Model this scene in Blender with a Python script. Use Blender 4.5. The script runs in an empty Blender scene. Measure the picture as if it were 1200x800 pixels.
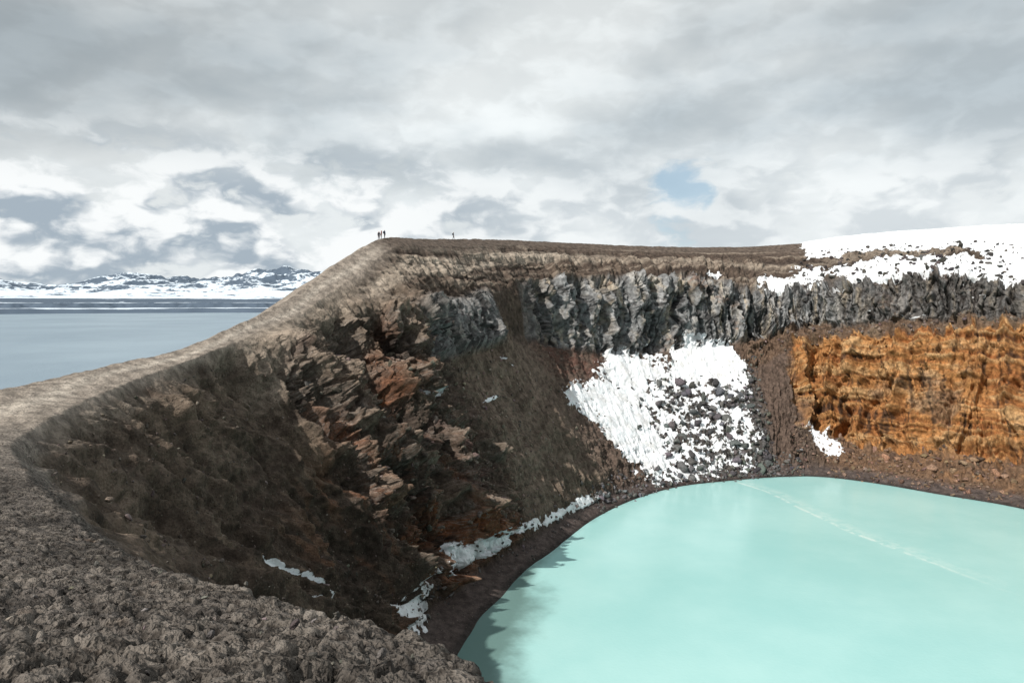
import bpy, math, random
import numpy as np
from mathutils import Vector
rng=np.random.RandomState(7); random.seed(7)
# ---------------------------------------------------------------- noise
perm=np.arange(256); rng.shuffle(perm); perm=np.concatenate([perm,perm,perm]).astype(np.int32)
gr=rng.normal(size=(256,3)); gr/=np.linalg.norm(gr,axis=1)[:,None]; gr=gr.astype(np.float32)
def perlin(x,y,z):
    x=np.asarray(x,np.float32);y=np.asarray(y,np.float32);z=np.asarray(z,np.float32)
    xi=np.floor(x);yi=np.floor(y);zi=np.floor(z)
    fx=x-xi;fy=y-yi;fz=z-zi
    xi=xi.astype(np.int32)&255;yi=yi.astype(np.int32)&255;zi=zi.astype(np.int32)&255
    u=fx*fx*fx*(fx*(fx*6-15)+10);v=fy*fy*fy*(fy*(fy*6-15)+10);w=fz*fz*fz*(fz*(fz*6-15)+10)
    out=0
    for dx in (0,1):
        A=perm[xi+dx]
        for dy in (0,1):
            Bp=perm[A+yi+dy]
            for dz in (0,1):
                g=gr[perm[Bp+zi+dz]]
                d=g[...,0]*(fx-dx)+g[...,1]*(fy-dy)+g[...,2]*(fz-dz)
                out=out+d*(u if dx else 1-u)*(v if dy else 1-v)*(w if dz else 1-w)
    return out*1.5
def fbm(x,y,z,o=5,rough=.5,ridge=False):
    t=0;a=1;f=1;n=0
    for i in range(o):
        p=perlin(x*f+i*17.3,y*f+i*9.1,z*f+i*5.7)
        if ridge: p=1-2*np.abs(p)
        t=t+a*p;n+=a;a*=rough;f*=2.03
    return t/n
def zs(a): return (a-a.mean())/a.std()
r01=rng.rand(256,4).astype(np.float32)
def worley(x,y):
    x=x.astype(np.float32);y=y.astype(np.float32)
    xi=np.floor(x).astype(np.int32);yi=np.floor(y).astype(np.int32)
    F1=np.full(x.shape,9.,np.float32);F2=F1.copy();ID=np.zeros(x.shape,np.int32);DX=np.zeros_like(F1);DY=DX.copy()
    for a in (-1,0,1):
        for c in (-1,0,1):
            h=perm[perm[(xi+a)&255]+((yi+c)&255)]
            px=xi+a+r01[h,0]-x;py=yi+c+r01[h,1]-y
            d=np.sqrt(px*px+py*py)
            m=d<F1
            F2=np.where(m,F1,np.minimum(F2,d));F1=np.where(m,d,F1);ID=np.where(m,h,ID);DX=np.where(m,px,DX);DY=np.where(m,py,DY)
    return F1,F2-F1,ID,DX,DY
def blocks(x,y):
    """fractured rock: every cell stands at its own height and tilt"""
    F1,E,ID,DX,DY=worley(x,y)
    h=(r01[ID,2]-.5)+(r01[ID,3]-.5)*1.3*DX+(r01[ID,0]-.5)*1.3*DY
    return h,E
def ss(a,b,x):
    t=np.clip((x-a)/(b-a),0,1);return t*t*(3-2*t)
def band(x,a,b,s): return ss(a-s,a+s,x)*(1-ss(b-s,b+s,x))
# ---------------------------------------------------------------- crater survey: crest, brink, shore, profile
def G(fs=(.12,.28,.5,.72,.88),gs=(.17,.36,.6,.82,1)): return ('g',fs,gs)
E_=G((.2,.3,.5,.7,.92),(.25,.45,.65,.82,1))
GB=G((.12,.28,.47,.66,.78),(.17,.37,.62,.84,1))
ST=[ # crest, brink, shore(x,y), profile
((-3.5,-.8,-1.2),(.2,.2,-1.7),(36,46),G()),
((-4.5,3.5,-2.2),(-.25,5,-2.8),(28,49),G()),
((-8.5,7,-3.2),(-2.8,9,-4.1),(18,53),G()),
((-14,11,-4.2),(-7,14,-5.5),(10,58),G()),
((-22,18,-5.2),(-12.5,20,-6.65),(4,63),G()),
((-30,28,-6.2),(-19,27,-6.9),(-.5,68),G()),
((-36,38,-6.5),(-26,35.5,-7.5),(-4,73),G()),
((-38.5,44,-6.8),(-29.4,42,-7.7),(-6,78),G()),
((-39.5,50,-6.7),(-32.5,52,-7.4),(-6.6,82),GB),
((-39,62,-6.2),(-34.4,64,-6.9),(-6.3,86),GB),
((-37.5,77,-5.2),(-34,78,-5.5),(-5,91),GB),
((-36,88.5,-3),(-33,88,-4.2),(-3.6,96),[(.1,-8),(.22,-15),(.46,-25),(.64,-35),(.75,-42.5)]),
((-34.5,99,-.6),(-31,98,-2.2),(-1,102),[(.1,-6),(.22,-12),(.48,-22),(.67,-34),(.78,-42.5)]),
((-32.8,109,2.6),(-29.5,107.5,.8),(1,108),[(.12,-5),(.25,-12),(.45,-20),(.68,-32),(.81,-42.5)]),
((-29.8,121,7.8),(-26,118,5.2),(3.5,114),[(.3,-3),(.34,-7),(.52,-20),(.72,-31),(.85,-42.5)]),
((-26,136,12.7),(-22.5,133,10.8),(7,120),[(.29,-2.4),(.34,-8),(.52,-19),(.72,-30),(.88,-42.5)]),
((-20.5,150,14),(-17,147,12),(11,128),[(.29,-1.8),(.34,-8),(.5,-17),(.72,-29.5),(.9,-42.5)]),
((-14,166,15.4),(-11,162,13.2),(17,139),[(.25,2),(.32,-7),(.5,-18),(.72,-30),(.92,-42.5)]),
((0,195,17.8),(2,190,16),(27,152),[(.22,4.3),(.27,-10.3),(.5,-22),(.75,-33),(.94,-42.5)]),
((28,221,18.8),(28.5,216,16.8),(40,163),[(.33,6),(.38,-14.2),(.55,-24),(.75,-34),(.95,-42.5)]),
((58,235,19),(58,230,17.2),(56,169),[(.33,6.3),(.38,-13),(.55,-23),(.75,-33),(.95,-42.5)]),
((80,239,19.4),(79,234,17.3),(68,172),[(.36,2.4),(.41,-11),(.55,-21),(.75,-32),(.95,-42.5)]),
((99,238,20.5),(97,232,17.5),(78,172),[(.38,3.5),(.43,-7.2),(.52,-12),(.68,-34),(.95,-42.5)]),
((117,233,22.7),(113,226,19),(88,166),[(.43,5.7),(.48,-6.4),(.56,-10.),(.7,-39),(.94,-42.5)]),
((139,222,23.8),(133,214,19.5),(98,156),[(.43,8),(.48,-5.2),(.56,-8.6),(.72,-37.5),(.94,-42.5)]),
((158,210,24),(150,202,19),(108,146),[(.42,4.2),(.47,-4),(.53,-6.2),(.7,-37.5),(.93,-42.5)]),
((172,182,22),(163,177,17),(116,130),[(.4,4),(.46,-5),(.52,-8),(.68,-34),(.93,-42.5)]),
((178,140,16),(166,138,12),(121,112),E_),
((178,100,9),(165,100,6),(119,92),E_),
((165,55,4),(150,58,2),(110,74),E_),
((135,15,1),(125,25,0),(98,60),E_),
((95,-12,0),(88,0,-1),(82,48),E_),
((55,-20,-1),(53,-8,-2),(68,44),E_),
((20,-14,-1),(20,-7,-2),(54,43),E_),
((2,-8,-1.),(5,-4,-1.8),(44,44),E_)]
NS=len(ST); WL=-44.
cen=np.array([60.,108.])
CP=np.zeros((NS,11,3))
for i,(C,B,S,P) in enumerate(ST):
    C=np.array(C,float);B=np.array(B,float);S=np.array([S[0],S[1],WL])
    out=C[:2]-cen;out/=np.linalg.norm(out)
    left=i<=18
    CP[i,0,:2]=C[:2]+out*(110 if left else 300);CP[i,0,2]=-62 if left else -58
    CP[i,1,:2]=C[:2]+out*(30 if left else 70);CP[i,1,2]=C[2]-(19 if left else 7)
    CP[i,2]=C;CP[i,3]=B
    if P[0]=='g': pts=[(f,B[2]+(-42.5-B[2])*g) for f,g in zip(P[1],P[2])]
    else: pts=P
    for k,(f,z) in enumerate(pts):
        CP[i,4+k,:2]=B[:2]+(S[:2]-B[:2])*f;CP[i,4+k,2]=z
    CP[i,9]=S
    CP[i,10,:2]=S[:2]+(cen-S[:2])*.15;CP[i,10,2]=-49
cnt=[60,150,150,130,110,95,75,75,75,90,105]+[125]*6+[98]*8+[40]+[14]*(NS-26)
cnt=cnt[:NS]
sv=np.concatenate([i+np.arange(c)/c for i,c in enumerate(cnt)])
rc=[8,14,140,84,90,82,104,78,18,4]
rv=np.concatenate([i+np.arange(c)/c for i,c in enumerate(rc)]+[[10.]])
def catmull(P,t):
    i=np.floor(t).astype(int);f=(t-i)[:,None,None]
    p0=P[(i-1)%NS];p1=P[i%NS];p2=P[(i+1)%NS];p3=P[(i+2)%NS]
    return .5*((2*p1)+(-p0+p2)*f+(2*p0-5*p1+4*p2-p3)*f**2+(-p0+3*p1-3*p2+p3)*f**3)
rows=catmull(CP,sv)                       # Ns x 11 x 3
S,R0=np.meshgrid(sv,rv,indexing='ij')
# irregular benches: the profile levels wander along the wall
wn_=fbm(S*1.3,R0*.35,S*0,4,.6)+.5*fbm(S*5,R0*.6,S*0+3,3,.6)
R=R0+.42*wn_*ss(3.3,4.1,R0)*(1-ss(7.4,8.2,R0))*ss(9,11,S)*(1-.45*ss(5.5,6.5,R0)*ss(21,22,S))
R=np.clip(R,0,10)
ri=np.minimum(np.floor(R).astype(int),9);rf=(R-ri)[...,None]
si=np.arange(len(sv))[:,None]
base=rows[si,ri]*(1-rf)+rows[si,ri+1]*rf
def smooth_t(b,n):
    for _ in range(n):
        c=b.copy();c[:,1:-1]=.25*b[:,:-2]+.5*b[:,1:-1]+.25*b[:,2:];b=c
    return b
base=smooth_t(base,12)
X,Y,Z=base[...,0],base[...,1],base[...,2]
du=np.roll(base,-1,0)-np.roll(base,1,0);dv=np.gradient(base,axis=1)
N=np.cross(du,dv);N/=np.linalg.norm(N,axis=2)[...,None]+1e-9
for _ in range(30):   # broad normals keep the relief from folding
    N[1:-1]=.25*N[:-2]+.5*N[1:-1]+.25*N[2:];N[:,1:-1]=.25*N[:,:-2]+.5*N[:,1:-1]+.25*N[:,2:]
N/=np.linalg.norm(N,axis=2)[...,None]+1e-9
N*=np.sign(N[...,2:3]+1e-9)
mid=base[:,np.argmin(abs(rv-5))]
arc=np.concatenate([[0],np.cumsum(np.linalg.norm(np.diff(mid,axis=0),axis=1))])
A=np.repeat(arc[:,None],len(rv),1)
dcam=np.sqrt(X**2+Y**2)
amp=.1+.9*ss(8,70,dcam)
# noises
n_big=fbm(X/14,Y/14,Z/14,4)
n_med=fbm(X/4,Y/4,Z/4,4)
n_fine=fbm(X/1.1,Y/1.1,Z/1.1,3)
n_gul=fbm(A/4.2+n_big*.8,Z/30,n_big*.5,4,.5,True)
n_gul2=fbm(A/1.5+n_big*.4,Z/30+5,n_big*.2,2,.5)
n_col=fbm(A/2.0+n_med*.5,Z/14,0*Z+3,4,.6)
n_colb=zs(fbm(A/9.+n_big*.7,Z/30,0*Z+8,3,.5,True))
n_str=fbm(A/30,Z/1.3+n_med*.5,X/60,4,.6)
n_lay=fbm(A/60,(Z+.6*n_med+1.2*n_big)/1.5,Z*0+6,3,.6)
n_rid=fbm(A/11+n_big*.8+Z/40,Z/22,n_big*.5+2,5,.55,True);z_rid=zs(n_rid)
n_rid2=fbm(X/5,Y/5,Z/6+7,4,.6,True);z_rid2=zs(n_rid2)
n_pat=fbm(X/2.3+3,Y/2.3,Z/2.3,4,.65)
wA=A+n_med*2.2;wZ=Z+n_med*2.6
b1,e1=blocks(wA/5,wZ/7);b2,e2=blocks(wA/2.1+7,wZ/2.6+3);b3,e3=blocks(wA/.9+1,wZ/1.1)
c1,ce1=blocks(wA/2.2+3,wZ/11);c2,ce2=blocks(wA/.95+9,wZ/3.5)
slope=band(R,3.25,7.9,.25)
rockL=np.clip(ss(10.5,11.2,S+.7*n_big-.12*(R-5))*(1-ss(14.2,15.1,S+.6*n_big-.2*ss(6,7,R)))*band(R,3.8,7.8,.3)*(.35+1.2*ss(-.3,.1,n_big+n_med*.5)),0,1)
rockL=np.clip(rockL+.9*band(S,9.2,11.8,.4)*band(R,5.8,7.8,.25)*ss(-.2,.15,n_big+.4*n_med),0,1)
cliff=band(R,3.9,5.08,.08)*np.clip(ss(17.5,18.0,S)*(1-ss(26,27,S)),0,1)
cliffS=band(R,3.85,5.2,.1)*ss(14.0,14.4,S)*(1-ss(16.5,17,S))*ss(-.45,-.15,n_med+.1)
orange=band(R,5.65,7.12,.1)*ss(21.5,21.75,S+n_med*.3-.12*(R-6))*(1-ss(26.5,28,S))
fgm=(1-ss(6.0,7.2,S)+ss(34,34.5,S))*band(R,1,3.2,.1)
scree=band(R,5.1,8.4,.15)*ss(17.2,18.2,S)*(1-ss(21.6,22.2,S))
rubble=band(R,7.0,8.7,.1)*ss(17,18,S)
beach=band(R,7.95,9.3,.1)
# surveyed snow beds
def sdpoly(px,py,poly,sx,sy):
    P=np.array(poly,float);d=np.full(px.shape,1e9);ins=np.zeros(px.shape,bool)
    for i in range(len(P)):
        a=P[i];b=P[(i+1)%len(P)]
        ex,ey=(b[0]-a[0])*sx,(b[1]-a[1])*sy
        wx,wy=(px-a[0])*sx,(py-a[1])*sy
        t=np.clip((wx*ex+wy*ey)/(ex*ex+ey*ey+1e-9),0,1)
        d=np.minimum(d,(wx-ex*t)**2+(wy-ey*t)**2)
        c=((a[1]>py)!=(b[1]>py))&(px<(b[0]-a[0])*(py-a[1])/(b[1]-a[1]+1e-12)+a[0])
        ins^=c
    d=np.sqrt(d);return np.where(ins,d,-d)
sn=np.full(S.shape,-9.)
q=lambda L:[(a,5+3*b) for a,b in L]
rocky=ss(18.75,19.35,S-.12*(R-6.2)+1.2*n_med)*ss(5.5,6.15,R+.7*n_med-.35*(S-19.5))
rocky=np.maximum(rocky,.55*ss(7.2,7.9,R+.4*n_med))
sn=np.maximum(sn,np.clip(sdpoly(S,R,q([(17.8,.38),(18.25,.26),(18.55,.19),(18.7,.0),(19.2,.04),(19.45,.16),(19.75,-.02),(20.35,-.02),(20.7,.22),(20.85,.5),(20.65,.8),(20.4,1.15),(18.6,1.2),(18.35,.85),(18.1,.6)]),25,12)/3.2,-9,1.25)+1.7*n_med+1.*n_fine+1.1*n_big-rocky*(1.0+4.8*n_pat))
def blob(s0,r0,a,b,k=0,gain=2.,nz=1.2):
    global sn
    ds=S-s0;f=gain*(1-np.sqrt((ds/a)**2+((R-r0-k*ds)/b)**2))
    sn=np.maximum(sn,np.where(f>-2.5,f+nz*(n_med+.7*n_fine),-9))
blob(13.2,7.68,1.2,.13,.08,2.2,2.);blob(12.3,7.55,.7,.2,.1,2,2.2);blob(14.9,7.8,.8,.06,.05,2,1.8);blob(16.2,7.9,.9,.06,0,1.8,1.9);blob(17.2,7.95,.6,.05,0,1.8,1.9)
blob(10.1,7.55,.9,.36,.15,2.5,2.4);blob(9.5,7.65,.5,.2,.1,2,2.)
blob(7.7,6.0,.2,.1,1.6,1.8,1.5);blob(8.2,5.75,.25,.12,1.9,1.9,1.7);blob(7.3,6.5,.12,.1,0,2,1.5)
blob(13.3,5.5,.16,.05,.7,2,1.);blob(13.75,5.65,.16,.04,0,2,1.);blob(15.6,6.1,.3,.03,.1,2,.8);blob(16.6,5.55,.25,.03,.6,2,.8)
blob(20.3,3.75,.14,.07,-.3);blob(21.5,3.8,.35,.18,.1,2,1.8);blob(22.1,3.7,.3,.25,0,2.4,2.)
blob(22.2,7.4,.32,.3,.5,2.2,1.6)
gate=lambda f,m:np.where(m>.02,f,-9)
mu=ss(21.8,22.6,S)*(1-ss(3.14,3.42,R+.25*n_big-.15*n_str))*ss(1,1.5,R)*(1-ss(27.5,28.5,S))
up=gate(mu*3.2-1+.9*n_med+.8*n_str+.8*n_pat*ss(2.7,3.1,R),mu)
ml=ss(21.9,23.2,S)*(1-ss(26,27,S))*band(R,3.5,4.0,.1)
lo=gate(2.3*ml-1.25+2.6*n_str+1.8*n_med+.6*ss(24.2,25.,S)+1.5*n_pat+.5*n_big,ml)
m2_=ss(24.3,24.9,S+.3*n_med)*(1-ss(26,27,S))*band(R,2.5,3.95,.12)
lo2=gate(2.9*m2_-1.3+1.*n_med+1.*n_str+1.4*n_pat*ss(3.1,3.6,R),m2_)
sn=np.maximum(np.maximum(sn,up),np.maximum(lo,lo2))
mc=cliff*ss(22.3,23.3,S)
sn=np.maximum(sn,gate(2.6*mc*(n_str+.3*n_pat)-1.0+ .9*n_med,mc))
outs=(1-ss(1.6,1.95,R))*ss(20,22,S)*(1-ss(29,31,S))
sn=np.maximum(sn,outs*3-1.5)
sn=np.clip(sn,-2,2)
snow=.5+sn*.35
soft=1-.75*ss(.55,.8,snow)
# relief
disp=amp*(.3*n_med+.1*n_fine+.6*n_big*slope)
d2=amp*slope*(1-rockL)*(1-cliff)*(1-orange)*(1.8*(n_gul-.35)*(.4+1.2*ss(-.2,.3,n_big))+.14*z_rid2+.12*b3+.18*b2)
d2+=.7*slope*ss(3,6,S)*(1-ss(10.5,12,S))*z_rid
rib=3.8*np.exp(-((S-11.25-.22*(R-4))/.42)**2)*band(R,3.3,6.9,.5)-3.8*np.exp(-((S-12.25-.15*(R-4))/.45)**2)*band(R,3.9,7.2,.4)
rib+=4.2*np.exp(-((S-13.25-.1*(R-6))/.42)**2)*band(R,4.9,7.6,.35)-3.*np.exp(-((S-14.2)/.4)**2)*band(R,5.3,7.6,.3)
rib+=2.4*np.exp(-((S-10.2-.2*(R-6))/.35)**2)*band(R,5.6,7.5,.35)
d2+=rib
d2+=rockL*(1.7*z_rid+2.7*b1+1.9*b2+.8*b3+.4*z_rid2+.5*n_fine)
d2+=cliff*(3.0*c1+1.1*c2+1.6*n_colb+1.2*b1+.5*b3-.7*(1-ss(0,.12,ce1))+.3*n_fine)
d2+=cliffS*(1.9*c1+2.0+.8*c2+.4*b3)
d2+=orange*(2.3*n_lay+.8*n_str+1.8*n_colb+1.8*b1+1.2*c1+.9*b2+.4*b3+.3*n_fine)
obr=band(R,5.0,5.75,.1)*ss(20.3,21,S)*(1-ss(27,28,S))
d2+=obr*(1.6*b1+1.2*b2+.5*b3)
d2+=scree*(.5*n_med+.3*n_fine+.25*b3)+rubble*(.15*z_rid2+.35*b3)
d2+=band(R,3.1,3.95,.1)*ss(13,15,S)*(1.1*n_lay+.5*(n_gul-.4)+.4*b2)
disp=(disp+d2*soft)*(1-.85*beach)
disp+=.35*ss(.45,.8,snow)*ss(40,100,dcam)
V=base+N*disp[...,None]
# ---------------------------------------------------------------- colour of the ground
def C3(*c): return np.array(c)
col=np.zeros(S.shape+(3,))+C3(.064,.048,.037)
def mix(c,m):
    global col
    m=np.clip(m,0,1)[...,None];col=col*(1-m)+C3(*c)*m
mix((.14,.106,.08),ss(0,.5,.35*n_gul2+.7*n_med+.3*n_fine)*.7*slope)
mix((.034,.027,.022),ss(.05,.45,-.35*n_gul2+n_big*.6-.3*n_med-.2*n_fine)*.75*slope)
mix((.19,.145,.105),ss(.05,.4,n_big+.2*n_gul2+.2*n_fine)*slope*.55*(1-ss(4.5,6.5,R)*.5))
mix((.032,.025,.021),ss(.1,.4,-n_big+.3*n_med)*slope*.6)
mix((.16,.125,.096),band(R,3.2,4.8,.5)*ss(4.5,6.5,S)*(1-ss(10.5,11.5,S))*(.4+.7*n_gul2+.6*n_med))
mix((.19,.147,.115),band(R,5.1,7.9,.3)*ss(14.6,15.4,S)*(1-ss(17.6,18.4,S))*(.6+.5*n_gul2+.6*n_med))
mix((.15,.07,.04),band(R,5.5,7.9,.5)*band(S,8.2,11,.6)*ss(0,.35,n_big+.6*n_gul2)*.5)
# ridge top, walked trail
top=band(R,1.5,3.12,.1)*ss(5.2,6.6,S)
mix((.24,.205,.172),top*(1-ss(14.5,15.3,S)))
mix((.10,.078,.063),top*ss(14.5,15.3,S))
trail=np.exp(-((R-2.55+.1*np.sin(S*3))/.16)**2)*ss(5.6,6.5,S)*(1-ss(14,15,S))
mix((.38,.335,.285),trail*.8)
mix((.22,.185,.15),band(R,3.0,3.35,.15)*ss(4.5,6,S)*(1-ss(13,14,S))*(.5+1.2*n_med))
shoulder=band(R,3.0,4.3,.2)*ss(9.8,10.8,S)*(1-ss(13.2,14.2,S))
mix((.26,.215,.172),shoulder*(.75+.8*n_med))
mix((.27,.22,.175),np.exp(-((S-11.1-.22*(R-4))/.35)**2)*band(R,3.3,5.3,.4)*(.7+n_med))
mix((.21,.175,.143),band(R,3.0,3.75,.12)*ss(13.2,14,S)*(1-ss(17.5,19,S))*(.3+1.5*n_lay+.4*n_med))
# upper back slope strata
upb=band(R,3.,4.,.1)*ss(13.5,15,S)
mix((.085,.063,.05),upb*.55)
mix((.23,.188,.15),upb*ss(.02,.27,n_lay+.2*n_med)*.8)
mix((.04,.03,.025),upb*ss(.03,.3,-n_lay)*.75)
mix((.33,.28,.228),band(R,3.2,3.48,.06)*ss(13.3,14,S)*(1-ss(18.3,19.5,S))*(.75+.9*n_med+.6*n_lay))
mix((.25,.207,.166),band(R,3.32,3.46,.05)*ss(18.3,19.3,S)*(1-ss(24,25,S))*(.65+1.2*n_med+.6*n_lay))
# outcrops on the near wall
mix((.13,.102,.082),rockL*ss(-.2,.4,n_rid2)*.8)
mix((.20,.082,.04),np.clip(rockL*ss(.0,.35,n_big-.3*n_med+.12*(R-6))*.7+band(R,5.4,7.8,.4)*band(S,9.6,13.8,.4)*ss(-.05,.35,.5*n_gul2+.3*n_big+.3*n_med)*.65,0,1))
mix((.26,.235,.21),rockL*ss(.0,.4,r01[(np.abs(b1)*800).astype(int)&255,1]-.65+.5*n_med)*.6)
mix((.13,.07,.065),rockL*ss(.1,.4,-n_big+.3*n_med)*.5)
mix((.24,.185,.14),rockL*ss(.7,1.6,z_rid+.5*b2)*.5)  # highlights on standing ribs put into the rock colour
mix((.026,.021,.019),np.clip(rockL*ss(-.3,-1.5,z_rid)*.6+rockL*(1-ss(0,.1,e2))*.35,0,1))  # crevice shade painted into hollows and block cracks
# grey columnar cliff
mix((.21,.213,.215),cliff*.95);mix((.20,.198,.195),cliffS*.95);mix((.30,.28,.25),cliffS*ss(0,.4,n_med)*.6)
mix((.40,.33,.24),cliff*ss(-.05,.35,n_col+.6*n_med)*.75)
mix((.35,.357,.365),cliff*ss(.05,.35,n_med+.5*c1)*.6)
mix((.2,.1,.055),cliff*ss(.2,.5,n_big+.4*n_fine)*.6)
mix((.026,.025,.025),np.clip(cliff+cliffS,0,1)*np.clip(ss(.05,.36,-n_col-.3*n_fine)+.9*(1-ss(0,.16,ce1))+.3*(1-ss(0,.12,ce2)),0,1)*.88)
mix((.07,.06,.053),cliff*ss(22,23.5,S)*.6)
mix((.06,.05,.045),cliff*ss(17.4,17.7,S)*(1-ss(17.9,18.2,S))*.6)
# scree
mix((.1,.072,.058),scree*.85);mix((.17,.135,.11),scree*ss(.1,.45,n_fine+.5*n_med)*.7)
mix((.065,.063,.062),scree*np.clip(rocky,0,1)*ss(18.5,19,S)*(1-ss(20.7,21.1,S))*.8)
mix((.095,.045,.034),band(R,5.08,5.8,.15)*band(S,17.7,19.1,.3)*.7*ss(-.3,.2,n_med+n_fine))
gul=band(R,5.1,8,.2)*band(S,20.95,21.6,.12);mix((.1,.07,.055),gul*.8)
# rust and ochre wall
oid=r01[(np.abs(b2)*900).astype(int)&255,2]
mix((.34,.165,.062),orange);mix((.47,.30,.15),orange*ss(-.05,.35,n_med*.8+n_lay+.2*(oid-.5))*.75)
mix((.24,.09,.032),orange*ss(.02,.35,-n_lay+.4*n_big)*.75)
mix((.16,.11,.08),orange*ss(.1,.42,-n_big+.4*n_med)*.6)
mix((.045,.03,.022),orange*np.clip(ss(.12,.4,-n_col-.7*n_lay)+.8*(1-ss(0,.1,ce1))*ss(0,.3,n_med+.2),0,1)*.85)
mix((.13,.085,.058),obr*.85);mix((.19,.14,.1),obr*ss(0,.35,n_med)*.7)
mix((.15,.09,.055),band(R,7.12,8.3,.1)*ss(21.8,22.6,S)*(1-ss(27,28,S))*.85)
mix((.28,.15,.07),band(R,7.0,8.1,.1)*ss(23.3,24.3,S)*ss(0,.35,n_med)*.7*(1-ss(27,28,S)))
# beach
mix((.074,.058,.053),beach*.97);mix((.10,.08,.072),beach*ss(0,.4,n_med+.4*n_fine)*.5);mix((.032,.028,.026),band(R,8.75,9.3,.07)*.85)
# crusted foreground
mix((.11,.096,.085),fgm);mix((.18,.156,.133),fgm*ss(-.05,.4,n_med)*.6);mix((.055,.048,.042),fgm*ss(.0,.4,-n_med)*.6)
mix((.15,.09,.055),fgm*ss(.3,.55,n_fine)*.4)
mix((.24,.207,.175),fgm*ss(4.4,6.2,S)*.8)
def mk_mesh(name,V,cyc=False,attrs={},colr=None,mat=None,smooth=True):
    n,m=V.shape[:2]
    me=bpy.data.meshes.new(name)
    me.vertices.add(n*m);me.vertices.foreach_set('co',V.reshape(-1).astype(np.float32))
    ii=np.arange(n if cyc else n-1)[:,None];jj=np.arange(m-1)[None,:]
    i2=(ii+1)%n
    q=np.stack([ii*m+jj,ii*m+jj+1,i2*m+jj+1,i2*m+jj],-1).reshape(-1,4)
    me.loops.add(q.size);me.loops.foreach_set('vertex_index',q.reshape(-1).astype(np.int32))
    me.polygons.add(len(q));me.polygons.foreach_set('loop_start',(np.arange(len(q))*4).astype(np.int32))
    me.polygons.foreach_set('loop_total',np.full(len(q),4,np.int32))
    me.polygons.foreach_set('use_smooth',np.full(len(q),smooth))
    me.update(calc_edges=True)
    for k,a in attrs.items():
        at=me.attributes.new(k,'FLOAT','POINT');at.data.foreach_set('value',a.reshape(-1).astype(np.float32))
    if colr is not None:
        at=me.attributes.new('Col','FLOAT_COLOR','POINT')
        c=np.ones((n*m,4),np.float32);c[:,:3]=colr.reshape(-1,3);at.data.foreach_set('color',c.reshape(-1))
    o=bpy.data.objects.new(name,me);bpy.context.collection.objects.link(o)
    if mat: me.materials.append(mat)
    return o
# ---------------------------------------------------------------- node helpers
def newmat(name):
    m=bpy.data.materials.new(name);m.use_nodes=True;nt=m.node_tree;nt.nodes.clear()
    o=nt.nodes.new('ShaderNodeOutputMaterial');b=nt.nodes.new('ShaderNodeBsdfPrincipled')
    nt.links.new(b.outputs[0],o.inputs[0]);return m,nt,b
def nd(nt,t,**k):
    n=nt.nodes.new(t)
    for a,v in k.items(): setattr(n,a,v)
    return n
def setin(nt,s,v):
    if isinstance(v,bpy.types.NodeSocket): nt.links.new(v,s)
    else: s.default_value=v
def M(nt,op,a,b=0.,c=None,clamp=False):
    n=nd(nt,'ShaderNodeMath',operation=op,use_clamp=clamp);setin(nt,n.inputs[0],a);setin(nt,n.inputs[1],b)
    if c is not None:setin(nt,n.inputs[2],c)
    return n.outputs[0]
def MR(nt,v,a,b,c=0.,d=1.,sm=True):
    n=nd(nt,'ShaderNodeMapRange');n.interpolation_type='SMOOTHSTEP' if sm else 'LINEAR'
    setin(nt,n.inputs[0],v);n.inputs[1].default_value=a;n.inputs[2].default_value=b;n.inputs[3].default_value=c;n.inputs[4].default_value=d
    return n.outputs[0]
def MX(nt,f,a,b,blend='MIX'):
    n=nd(nt,'ShaderNodeMix',data_type='RGBA',blend_type=blend)
    setin(nt,n.inputs[0],f)
    for s,v in ((n.inputs[6],a),(n.inputs[7],b)):
        if isinstance(v,tuple): v=tuple(v)+(1.,)
        setin(nt,s,v)
    return n.outputs[2]
def NZ(nt,vec,sc,det=5.,ro=.55):
    n=nd(nt,'ShaderNodeTexNoise');nt.links.new(vec,n.inputs['Vector']);n.inputs['Scale'].default_value=sc
    n.inputs['Detail'].default_value=det;n.inputs['Roughness'].default_value=ro;return n.outputs['Fac']
def AT(nt,name): return nd(nt,'ShaderNodeAttribute',attribute_name=name)
def VM(nt,op,a,b):
    n=nd(nt,'ShaderNodeVectorMath',operation=op);setin(nt,n.inputs[0],a);setin(nt,n.inputs[1],b);return n.outputs[0]
# terrain material
m_ter,nt,b=newmat('crater_ground')
oc=nd(nt,'ShaderNodeTexCoord').outputs['Object']
c=AT(nt,'Col').outputs['Color'];snw=AT(nt,'snow').outputs['Fac'];fg=AT(nt,'fg').outputs['Fac']
n1=NZ(nt,oc,.9,7,.62);n2=NZ(nt,oc,6.,3,.65)
f=M(nt,'MULTIPLY',MR(nt,n1,.3,.7,.6,1.4),MR(nt,n2,.3,.7,.75,1.25))
fc=nd(nt,'ShaderNodeCombineColor');[nt.links.new(f,fc.inputs[i]) for i in range(3)]
c=MX(nt,1.,c,fc.outputs[0],'MULTIPLY')
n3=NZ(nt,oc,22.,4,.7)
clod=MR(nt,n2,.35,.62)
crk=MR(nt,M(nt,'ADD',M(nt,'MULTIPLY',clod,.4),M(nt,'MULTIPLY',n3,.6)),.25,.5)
c=MX(nt,M(nt,'MULTIPLY',M(nt,'SUBTRACT',1.,crk),M(nt,'MULTIPLY',fg,.8)),c,(.022,.018,.015))  # cracks darkened in colour, standing in for self-shadow the bump cannot cast
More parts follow.
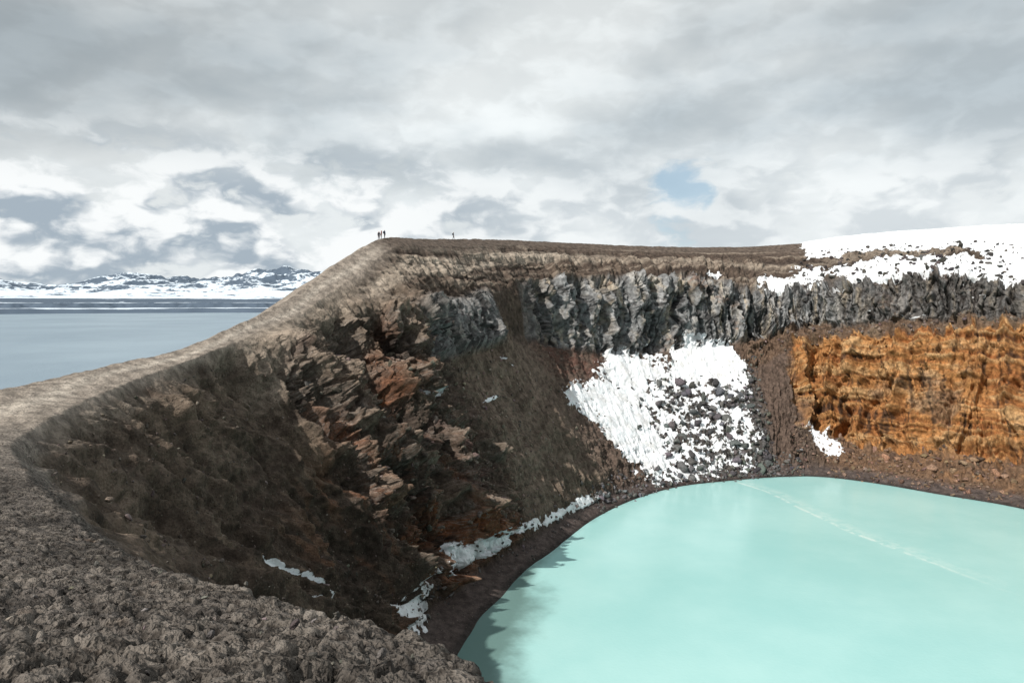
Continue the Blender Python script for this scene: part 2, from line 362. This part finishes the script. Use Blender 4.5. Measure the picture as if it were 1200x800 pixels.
# scattered pebbles: small stones lighter and darker than the gravel
vo=nd(nt,'ShaderNodeTexVoronoi',feature='F1');nt.links.new(oc,vo.inputs['Vector']);vo.inputs['Scale'].default_value=2.2
peb=M(nt,'MULTIPLY',MR(nt,vo.outputs['Distance'],.26,.12),M(nt,'SUBTRACT',1.,fg))
sr=nd(nt,'ShaderNodeSeparateColor');nt.links.new(vo.outputs['Color'],sr.inputs[0])
pc=MX(nt,MR(nt,sr.outputs[0],.3,.7),(.035,.03,.028),(.26,.215,.175))
c=MX(nt,M(nt,'MULTIPLY',peb,MR(nt,sr.outputs[1],.55,.75,0,.55)),c,pc)
sf=M(nt,'ADD',snw,M(nt,'MULTIPLY',M(nt,'SUBTRACT',n1,.5),.9))
sf=MR(nt,sf,.5,.57)
dirt=MR(nt,NZ(nt,oc,.3,5,.65),.40,.68)
snc=MX(nt,M(nt,'MULTIPLY',dirt,.6),(.78,.81,.84),(.5,.485,.47))
c=MX(nt,sf,c,snc)
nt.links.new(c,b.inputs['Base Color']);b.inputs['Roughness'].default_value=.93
b.inputs['Specular IOR Level'].default_value=.15
h=M(nt,'ADD',M(nt,'MULTIPLY',n1,.42),M(nt,'MULTIPLY',n2,.10))
h=M(nt,'ADD',h,M(nt,'MULTIPLY',peb,.06))
h=M(nt,'MULTIPLY',h,M(nt,'SUBTRACT',1.,M(nt,'MULTIPLY',sf,.4)))
h=M(nt,'MULTIPLY',h,M(nt,'SUBTRACT',1.,M(nt,'MULTIPLY',fg,.3)))
h=M(nt,'ADD',h,M(nt,'MULTIPLY',fg,M(nt,'ADD',M(nt,'MULTIPLY',n3,.05),M(nt,'MULTIPLY',clod,.05))))
bp=nd(nt,'ShaderNodeBump');bp.inputs['Strength'].default_value=1.;bp.inputs['Distance'].default_value=1.
nt.links.new(h,bp.inputs['Height']);nt.links.new(bp.outputs[0],b.inputs['Normal'])
# geometric crust relief close by: clods parted by cracks
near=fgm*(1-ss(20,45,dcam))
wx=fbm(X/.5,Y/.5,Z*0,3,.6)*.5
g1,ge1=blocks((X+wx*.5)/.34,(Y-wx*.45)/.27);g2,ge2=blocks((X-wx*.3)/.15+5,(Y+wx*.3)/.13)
rel=.11*(ss(0,.25,ge1)-.5)*ss(-.3,.2,n_fine+.2)+.08*g1+.05*(ss(0,.3,ge2)-.5)*(1-ss(9,18,dcam))+.12*fbm(X/.7,Y/.7,Z/.7,4,.6)+.12*n_med
V+=N*(near*rel)[...,None]
mix((.02,.017,.015),near*np.clip((1-ss(0,.13,ge1))*.7+(1-ss(0,.14,ge2))*.4,0,1))  # shade between clods painted into the vertex colour
mix((.24,.21,.18),near*ss(.1,.45,g1)*.4)
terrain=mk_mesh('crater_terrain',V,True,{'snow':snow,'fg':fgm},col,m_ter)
# ---------------------------------------------------------------- crater lake
m_lake,nt,b=newmat('milky_lake_water')
oc=nd(nt,'ShaderNodeTexCoord').outputs['Object']
sh=AT(nt,'shallow').outputs['Fac'];fo=AT(nt,'foam').outputs['Fac']
wn=NZ(nt,oc,.035,6,.6)
c=MX(nt,MR(nt,wn,.3,.7),(.295,.545,.53),(.37,.61,.59))
c=MX(nt,MR(nt,M(nt,'ADD',sh,M(nt,'MULTIPLY',M(nt,'SUBTRACT',NZ(nt,oc,.25,5,.6),.5),.6)),.3,.9),c,(.13,.22,.205))
c=MX(nt,M(nt,'MULTIPLY',fo,MR(nt,NZ(nt,oc,.6,5,.6),.35,.6)),c,(.60,.73,.69))
nt.links.new(c,b.inputs['Base Color']);b.inputs['Roughness'].default_value=.17;b.inputs['IOR'].default_value=1.33
bp=nd(nt,'ShaderNodeBump');bp.inputs['Strength'].default_value=.4;bp.inputs['Distance'].default_value=.05
nt.links.new(NZ(nt,oc,2.2,4,.6),bp.inputs['Height']);nt.links.new(bp.outputs[0],b.inputs['Normal'])
lx,ly=np.meshgrid(np.linspace(-20,135,420),np.linspace(30,185,420),indexing='ij')
shore=rows[::12,9,:2]
ds=np.full(lx.shape,1e9)
for p in shore: ds=np.minimum(ds,(lx-p[0])**2+(ly-p[1])**2)
ds=np.sqrt(ds)
shal=(1-ss(0,3,ds))*.5+(1-ss(0,15,ds))*1.05*ss(122,92,ly)*(lx<30)
gx=np.interp(ly,[100,113,120,130,146,158,168],[77,72,69,65.3,61.5,59.5,55])
foam=np.exp(-((lx-gx-.5*fbm(lx/9,ly/9,lx*0,3))/.4)**2)*ss(98,125,ly)*.8+.3*np.exp(-((lx-gx-2-1.5*fbm(lx/9,ly/9,lx*0+4,3))/1.6)**2)*ss(98,125,ly)
LZ=np.full(lx.shape,WL)
mk_mesh('crater_lake_water',np.stack([lx,ly,LZ],-1),False,{'shallow':shal,'foam':foam},None,m_lake)
# ---------------------------------------------------------------- outer lake
m_out,nt,b=newmat('outer_lake_water')
oc=nd(nt,'ShaderNodeTexCoord').outputs['Object']
c=MX(nt,MR(nt,NZ(nt,oc,.004,6,.6),.35,.65),(.18,.245,.30),(.24,.315,.37))
nt.links.new(c,b.inputs['Base Color']);b.inputs['Roughness'].default_value=.35;b.inputs['IOR'].default_value=1.33
bp=nd(nt,'ShaderNodeBump');bp.inputs['Strength'].default_value=.9;bp.inputs['Distance'].default_value=.8
nt.links.new(NZ(nt,oc,.3,7,.7),bp.inputs['Height']);nt.links.new(bp.outputs[0],b.inputs['Normal'])
ox,oy=np.meshgrid(np.linspace(-9000,-42,40),np.linspace(-6000,9000,40),indexing='ij')
mk_mesh('outer_lake_water',np.stack([ox,oy,np.full(ox.shape,-52.)],-1),False,{},None,m_out)
# ---------------------------------------------------------------- far shore and mountains
m_far,nt,b=newmat('snowy_highland')
oc=nd(nt,'ShaderNodeTexCoord').outputs['Object']
s=AT(nt,'snow').outputs['Fac']
s=MR(nt,M(nt,'ADD',s,M(nt,'MULTIPLY',M(nt,'SUBTRACT',NZ(nt,oc,.008,8,.7),.5),1.6)),.45,.57)
c=MX(nt,s,(.09,.12,.16),(.64,.72,.80))  # distance haze put into the colours: bluish, lightened rock and snow
nt.links.new(c,b.inputs['Base Color']);b.inputs['Roughness'].default_value=.95;b.inputs['Specular IOR Level'].default_value=.1
az=np.radians(np.linspace(-80,10,900));rr=np.concatenate([np.linspace(3500,5500,150),np.linspace(5520,13000,200)])
AZ,RR=np.meshgrid(az,rr,indexing='ij');fx,fy=np.sin(AZ)*RR,np.cos(AZ)*RR
nA=fbm(fx/1500,fy/1500,0*fx,6,.55,True);nB=fbm(fx/350,fy/350,0*fx+4,5,.6);nC=fbm(fx/900,fy/900,0*fx+9,4)
rs=RR+260*nC
fz=-56+24*ss(3680,3760,rs)+28*ss(4250,4400,rs+300*nB)+32*ss(4900,5600,rs)+10*nB
mt=ss(6300,9300,RR)*(1-.5*ss(11000,13000,RR))
azd=np.degrees(AZ)
env=.78+.4*np.exp(-((azd+18)/5)**2)+.15*np.exp(-((azd+29)/3)**2)-.25*np.exp(-((azd+34)/3)**2)
fz+=mt*env*(190+200*nA+90*nB)
snf=.66-.6*band(rs,3600,3800,30)-.55*band(rs+300*nB,4200,4460,40)-.45*band(rs+400*nB,4950,5500,60)+.5*nB
gxx=np.gradient(fz,axis=0);gyy=np.gradient(fz,axis=1)/np.gradient(rr)[None]
snf-=mt*(ss(.08,.4,np.abs(gyy)+.06*np.abs(gxx))*.38)+mt*.14*ss(0,.4,-nB)-mt*.04
mk_mesh('snowy_mountains',np.stack([fx,fy,fz],-1),False,{'snow':snf},None,m_far)
# wide plain to the horizon
m_pl,nt,b=newmat('volcanic_plain')
oc=nd(nt,'ShaderNodeTexCoord').outputs['Object']
c=MX(nt,MR(nt,NZ(nt,oc,.004,8,.65),.45,.55),(.07,.06,.055),(.7,.73,.76))
nt.links.new(c,b.inputs['Base Color']);b.inputs['Roughness'].default_value=.95
pa,pr=np.meshgrid(np.linspace(0,2*np.pi,180),np.concatenate([[150,400],np.geomspace(600,30000,60)]),indexing='ij')
px,py=np.sin(pa)*pr+60,np.cos(pa)*pr+100
mk_mesh('ground',np.stack([px,py,-60+3*fbm(px/400,py/400,px*0,4)],-1),False,{},None,m_pl)
# ---------------------------------------------------------------- boulders
m_rock,nt,b=newmat('boulder_rock')
oc=nd(nt,'ShaderNodeTexCoord').outputs['Object']
c=AT(nt,'Col').outputs['Color'];n1=NZ(nt,oc,3.,5,.65)
fc=nd(nt,'ShaderNodeCombineColor');f=MR(nt,n1,.3,.7,.5,1.45);[nt.links.new(f,fc.inputs[i]) for i in range(3)]
nt.links.new(MX(nt,1.,c,fc.outputs[0],'MULTIPLY'),b.inputs['Base Color']);b.inputs['Roughness'].default_value=.9
bp=nd(nt,'ShaderNodeBump');bp.inputs['Strength'].default_value=.8;bp.inputs['Distance'].default_value=.3
nt.links.new(n1,bp.inputs['Height']);nt.links.new(bp.outputs[0],b.inputs['Normal'])
import bmesh
variants=[]
for k in range(16):
    bm=bmesh.new();bmesh.ops.create_icosphere(bm,subdivisions=2,radius=1)
    v=np.array([x.co[:] for x in bm.verts]);fa=np.array([[w.index for w in f.verts] for f in bm.faces]);bm.free()
    for _ in range(11):
        d=rng.normal(size=3);d/=np.linalg.norm(d);t=rng.uniform(.35,.75)
        h=v@d;v=v-np.outer(np.maximum(h-t,0),d)
    v*=rng.uniform(.6,1.5,3);v+=rng.normal(size=v.shape)*.04
    variants.append((v,fa))
BV=[];BF=[];BC=[];off=0
def scatter(n,s0,s1,r0,r1,smin,smax,pw=2.5,tint=(.13,.125,.12),cond=None):
    global off
    i0,i1=np.searchsorted(sv,[s0,s1]);j0,j1=np.searchsorted(rv,[r0,r1])
    for _ in range(n):
        i=rng.randint(i0,i1);j=rng.randint(j0,j1)
        if cond is not None and not cond(i,j): continue
        sz=smin+(smax-smin)*rng.rand()**pw
        v,fa=variants[rng.randint(len(variants))]
        a=rng.uniform(0,6.28);ca,sa=math.cos(a),math.sin(a);tb=rng.uniform(-.6,.6);ct,st=math.cos(tb),math.sin(tb)
        Rm=np.array([[ca,-sa,0],[sa,ca,0],[0,0,1]])@np.array([[1,0,0],[0,ct,-st],[0,st,ct]])
        p=V[i,j]+np.array([rng.normal()*.3,rng.normal()*.3,sz*.1])
        BV.append((v*sz)@Rm.T+p);BF.append(fa+off);off+=len(v)
        cc=np.array(tint)*rng.uniform(.4,1.6)*(1+rng.normal(size=3)*.06)
        BC.append(np.repeat(cc[None],len(v),0))
nosnow=lambda i,j: snow[i,j]<.55 or rng.rand()<.05
scatter(3600,18.6,20.95,5.5,8.7,.1,.9,3.2,(.085,.082,.08),cond=nosnow)
scatter(330,18.9,20.8,5.8,8.5,.5,2.0,2.8,(.095,.095,.096),cond=lambda i,j: snow[i,j]<.6 or (rocky[i,j]>.5 and rng.rand()<.4))
scatter(900,17.2,21.6,7.7,8.95,.12,.8,3,(.1,.097,.095))
scatter(1300,21.3,26,7.1,8.95,.12,.7,3.5,(.16,.105,.075))
scatter(70,22.5,26,7.1,8.5,.5,1.5,2,(.2,.12,.075))
scatter(400,9.0,17.5,7.5,8.1,.07,.5,3,(.1,.09,.085))
scatter(150,13.0,17.5,8.1,8.9,.07,.3,3,(.1,.09,.085))
scatter(1500,14.5,18.3,5.2,7.8,.08,.45,3.,(.16,.125,.1))
scatter(900,10.6,14.6,4.2,7.6,.12,.8,3.,(.14,.11,.09))
scatter(500,21,26,4.98,5.7,.15,.8,3,(.14,.11,.09))
scatter(500,22,26,3.1,3.95,.15,1.1,2.5,(.06,.053,.05))
scatter(2500,5,10.8,3.2,7.6,.04,.26,3,(.13,.105,.085))
scatter(500,1,7,2.1,3.1,.015,.06,2,(.13,.115,.1))
BV=np.concatenate(BV);BF=np.concatenate(BF);BC=np.concatenate(BC)
me=bpy.data.meshes.new('boulders');me.vertices.add(len(BV));me.vertices.foreach_set('co',BV.reshape(-1).astype(np.float32))
me.loops.add(BF.size);me.loops.foreach_set('vertex_index',BF.reshape(-1).astype(np.int32))
me.polygons.add(len(BF));me.polygons.foreach_set('loop_start',(np.arange(len(BF))*3).astype(np.int32));me.polygons.foreach_set('loop_total',np.full(len(BF),3,np.int32))
me.update(calc_edges=True)
at=me.attributes.new('Col','FLOAT_COLOR','POINT');cc=np.ones((len(BV),4),np.float32);cc[:,:3]=BC;at.data.foreach_set('color',cc.reshape(-1))
o=bpy.data.objects.new('boulders',me);bpy.context.collection.objects.link(o);me.materials.append(m_rock)
# ---------------------------------------------------------------- people
def solid(name,c,r=.8):
    m,nt,b=newmat(name);oc=nd(nt,'ShaderNodeTexCoord').outputs['Object']
    n=NZ(nt,oc,25,3);nt.links.new(MX(nt,n,tuple(x*.75 for x in c),tuple(min(1,x*1.2) for x in c)),b.inputs['Base Color'])
    b.inputs['Roughness'].default_value=r;return m
skin=solid('skin',(.45,.28,.2),.6);hair=solid('hair',(.05,.035,.025));boot=solid('boots',(.04,.035,.03));
def person(x,y,z,rot,jacket,pants,stride=.1,h=1.,pack=None):
    Vt=[];Ed=[];Rd=[]
    def a(p,r,par=None):
        Vt.append(p);Rd.append(r)
        if par is not None: Ed.append((par,len(Vt)-1))
        return len(Vt)-1
    pel=a((0,0,.96),.145);sp=a((0,.0,1.14),.13,pel);ch=a((0,.01,1.34),.16,sp)
    nk=a((0,.0,1.5),.062,ch);hd=a((0,-.02,1.61),.092,nk);ht=a((0,-.01,1.69),.085,hd)
    a((0,-.125,1.615),.018,hd)
    for sx in (-1,1):
        a((sx*.1,.0,1.62),.02,hd)
        sh=a((sx*.18,.01,1.42),.072,ch);el=a((sx*.235,.04*sx*stride*5,1.14),.052,sh)
        wr=a((sx*.24,-.06+.06*sx*stride*5,.9),.034,el);pm=a((sx*.24,-.075,.83),.036,wr)
        for k in range(4):
            kx=-.03+.02*k;L=[.065,.08,.075,.055][k]
            f1=a((sx*.24,-.075+kx,.79),.0095,pm);f2=a((sx*.235,-.085+kx,.79-L*.55),.009,f1);a((sx*.225,-.095+kx,.79-L),.008,f2)
        t1=a((sx*.225,-.115,.83),.011,pm);a((sx*.218,-.135,.795),.009,t1)
        hp=a((sx*.09,0,.9),.1,pel);kn=a((sx*.105,-.03-sx*stride,.5),.068,hp)
        an=a((sx*.11,.03-sx*stride*2,.09),.046,kn);a((sx*.12,-.14-sx*stride*2,.045),.042,an)
    me=bpy.data.meshes.new('body');me.from_pydata(Vt,Ed,[])
    ob=bpy.data.objects.new('body_tmp',me);bpy.context.collection.objects.link(ob)
    md=ob.modifiers.new('s','SKIN')
    for i,r in enumerate(Rd): me.skin_vertices[0].data[i].radius=(r,r*(.75 if i in(0,1,2) else 1))
    me.skin_vertices[0].data[0].use_root=True
    ob.modifiers.new('b','SUBSURF').levels=1
    dg=bpy.context.evaluated_depsgraph_get();m2=bpy.data.meshes.new_from_object(ob.evaluated_get(dg))
    bpy.data.objects.remove(ob)
    for m in (skin,jacket,pants,boot,hair): m2.materials.append(m)
    for p in m2.polygons:
        cx,cy,cz=p.center;p.use_smooth=True
        if cz>1.53: k=4 if (cz>1.69 or cy>.015 ) else 0
        elif abs(cx)>.19 and cz<.9: k=0
        elif cz>.93: k=1
        elif cz>.14:k=2
        else:k=3
        p.material_index=k
    root=bpy.data.objects.new('person',None);bpy.context.collection.objects.link(root)
    bo=bpy.data.objects.new('body',m2);bpy.context.collection.objects.link(bo);bo.parent=root
    if pack:
        bm=bmesh.new();bmesh.ops.create_cube(bm,size=1)
        for v in bm.verts: v.co=Vector((v.co.x*.3,v.co.y*.18+.2,v.co.z*.46+1.24))
        bmesh.ops.bevel(bm,geom=bm.edges[:],offset=.05,segments=3,affect='EDGES')
        pm_=bpy.data.meshes.new('backpack');bm.to_mesh(pm_);bm.free();pm_.materials.append(pack)
        po=bpy.data.objects.new('backpack',pm_);bpy.context.collection.objects.link(po);po.parent=root
    root.location=(x,y,z);root.rotation_euler=(0,0,rot);root.scale=(h,h,h)
Vf=V.reshape(-1,3)
def gz(x,y):
    d=(V[...,0]-x)**2+(V[...,1]-y)**2;i=np.argsort(d.reshape(-1))[:6];return float(Vf[i,2].mean())
jr=solid('dark_jacket',(.03,.03,.04));jb=solid('navy_jacket',(.03,.05,.1));jk=solid('maroon_jacket',(.12,.03,.03));pn=solid('trousers',(.03,.03,.035))
for (x,y,ro,j,st,h,pk) in [(-26.55,136.2,.4,jr,.06,1.06,jb),(-26.0,135.9,-1.0,jk,.02,1.0,None),(-25.45,136.3,2.3,jb,.03,1.03,jr),(-14.2,165.7,1.5,jr,.08,1.08,jr)]:
    person(x,y,gz(x,y)-.02,ro,j,pn,st,h,pk)
# ---------------------------------------------------------------- sun, sky
sd=Vector((-.53,-.53,.64)).normalized()
el=math.asin(sd.z);azs=math.atan2(sd.x,sd.y)
L=bpy.data.lights.new('sun','SUN');L.energy=5.0;L.angle=math.radians(.6);L.color=(1,.95,.88)
lo_=bpy.data.objects.new('sun',L);bpy.context.collection.objects.link(lo_);lo_.rotation_euler=sd.to_track_quat('Z','Y').to_euler()
w=bpy.data.worlds.new("World");bpy.context.scene.world=w;w.use_nodes=True;nt=w.node_tree;nt.nodes.clear()
wo=nd(nt,'ShaderNodeOutputWorld');bg=nd(nt,'ShaderNodeBackground');nt.links.new(bg.outputs[0],wo.inputs[0]);bg.inputs[1].default_value=.1
sky=nd(nt,'ShaderNodeTexSky',sky_type='NISHITA');sky.sun_disc=False;sky.sun_elevation=el;sky.sun_rotation=azs
dr=nd(nt,'ShaderNodeTexCoord').outputs['Generated']
sp=nd(nt,'ShaderNodeSeparateXYZ');nt.links.new(dr,sp.inputs[0]);dx,dy,dz=sp.outputs
zc=M(nt,'ADD',M(nt,'MAXIMUM',dz,0.),.25)
cb=nd(nt,'ShaderNodeCombineXYZ');nt.links.new(M(nt,'DIVIDE',dx,zc),cb.inputs[0]);nt.links.new(M(nt,'DIVIDE',dy,zc),cb.inputs[1])
nA_=NZ(nt,cb.outputs[0],1.0,6,.5)
sc=VM(nt,'MULTIPLY',dr,(3.6,3.6,7.))
wz=nd(nt,'ShaderNodeTexNoise');nt.links.new(sc,wz.inputs['Vector']);wz.inputs['Scale'].default_value=4.;wz.inputs['Detail'].default_value=2
sc2=nd(nt,'ShaderNodeVectorMath',operation='MULTIPLY_ADD');nt.links.new(wz.outputs['Color'],sc2.inputs[0]);sc2.inputs[1].default_value=(.2,.2,.2);nt.links.new(sc,sc2.inputs[2])
nB_=NZ(nt,sc2.outputs[0],2.4,8,.58)
nC_=NZ(nt,VM(nt,'ADD',sc2.outputs[0],(-.05,0,.15)),2.4,3,.5)
upper=MX(nt,MR(nt,nA_,.35,.60),(.49,.555,.595),(.88,.925,.935))
dif=M(nt,'SUBTRACT',nB_,nC_)
# soft relief through the whole deck
rl=MR(nt,dif,-.12,.14,.93,1.06)
hi=M(nt,'MULTIPLY',M(nt,'MULTIPLY',MR(nt,dz,.2,.42,1.03,.87),MR(nt,dx,-.2,-.55,1,.82)),rl);hc=nd(nt,'ShaderNodeCombineColor');[nt.links.new(hi,hc.inputs[i]) for i in range(3)]
upper=MX(nt,1.,upper,hc.outputs[0],'MULTIPLY')
lit=MR(nt,M(nt,'ADD',dif,M(nt,'MULTIPLY',M(nt,'SUBTRACT',.5,nC_),.25)),-.10,.09)
cum=MX(nt,lit,(.39,.465,.535),(.96,.985,.99))
leftm=MR(nt,dx,.15,-.25,.32,1.)
lowm=M(nt,'MULTIPLY',MR(nt,dz,.25,.13),MR(nt,nB_,.38,.5))
lowm=M(nt,'MULTIPLY',lowm,leftm)
low=MX(nt,MR(nt,dz,.26,.03,0,.8),upper,(.81,.855,.87))
clouds=MX(nt,lowm,low,cum)
c10=VM(nt,'SCALE',clouds,(0,0,0));c10.node.inputs['Scale'].default_value=10.
dn=nd(nt,'ShaderNodeVectorMath',operation='DOT_PRODUCT');nt.links.new(dr,dn.inputs[0]);dn.inputs[1].default_value=Vector((.242,.962,.134)).normalized()
bv=M(nt,'ADD',M(nt,'MULTIPLY',M(nt,'SUBTRACT',dn.outputs['Value'],.998),450.),M(nt,'MULTIPLY',M(nt,'SUBTRACT',.5,nB_),6.))
bl=M(nt,'MULTIPLY',MR(nt,bv,.1,1.2),.7)
fin=MX(nt,bl,c10,MX(nt,.5,sky.outputs[0],(4.0,6.2,7.8)))
nt.links.new(fin,bg.inputs[0])
# ---------------------------------------------------------------- camera
cd=bpy.data.cameras.new('camera');cd.lens=24;cd.sensor_width=36;cd.shift_y=-46/1200;cd.clip_start=.1;cd.clip_end=60000
co=bpy.data.objects.new('camera',cd);bpy.context.collection.objects.link(co);co.rotation_euler=(math.radians(90),0,0)
s=bpy.context.scene;s.camera=co;s.view_settings.view_transform='Standard';s.view_settings.look='None';s.view_settings.exposure=0
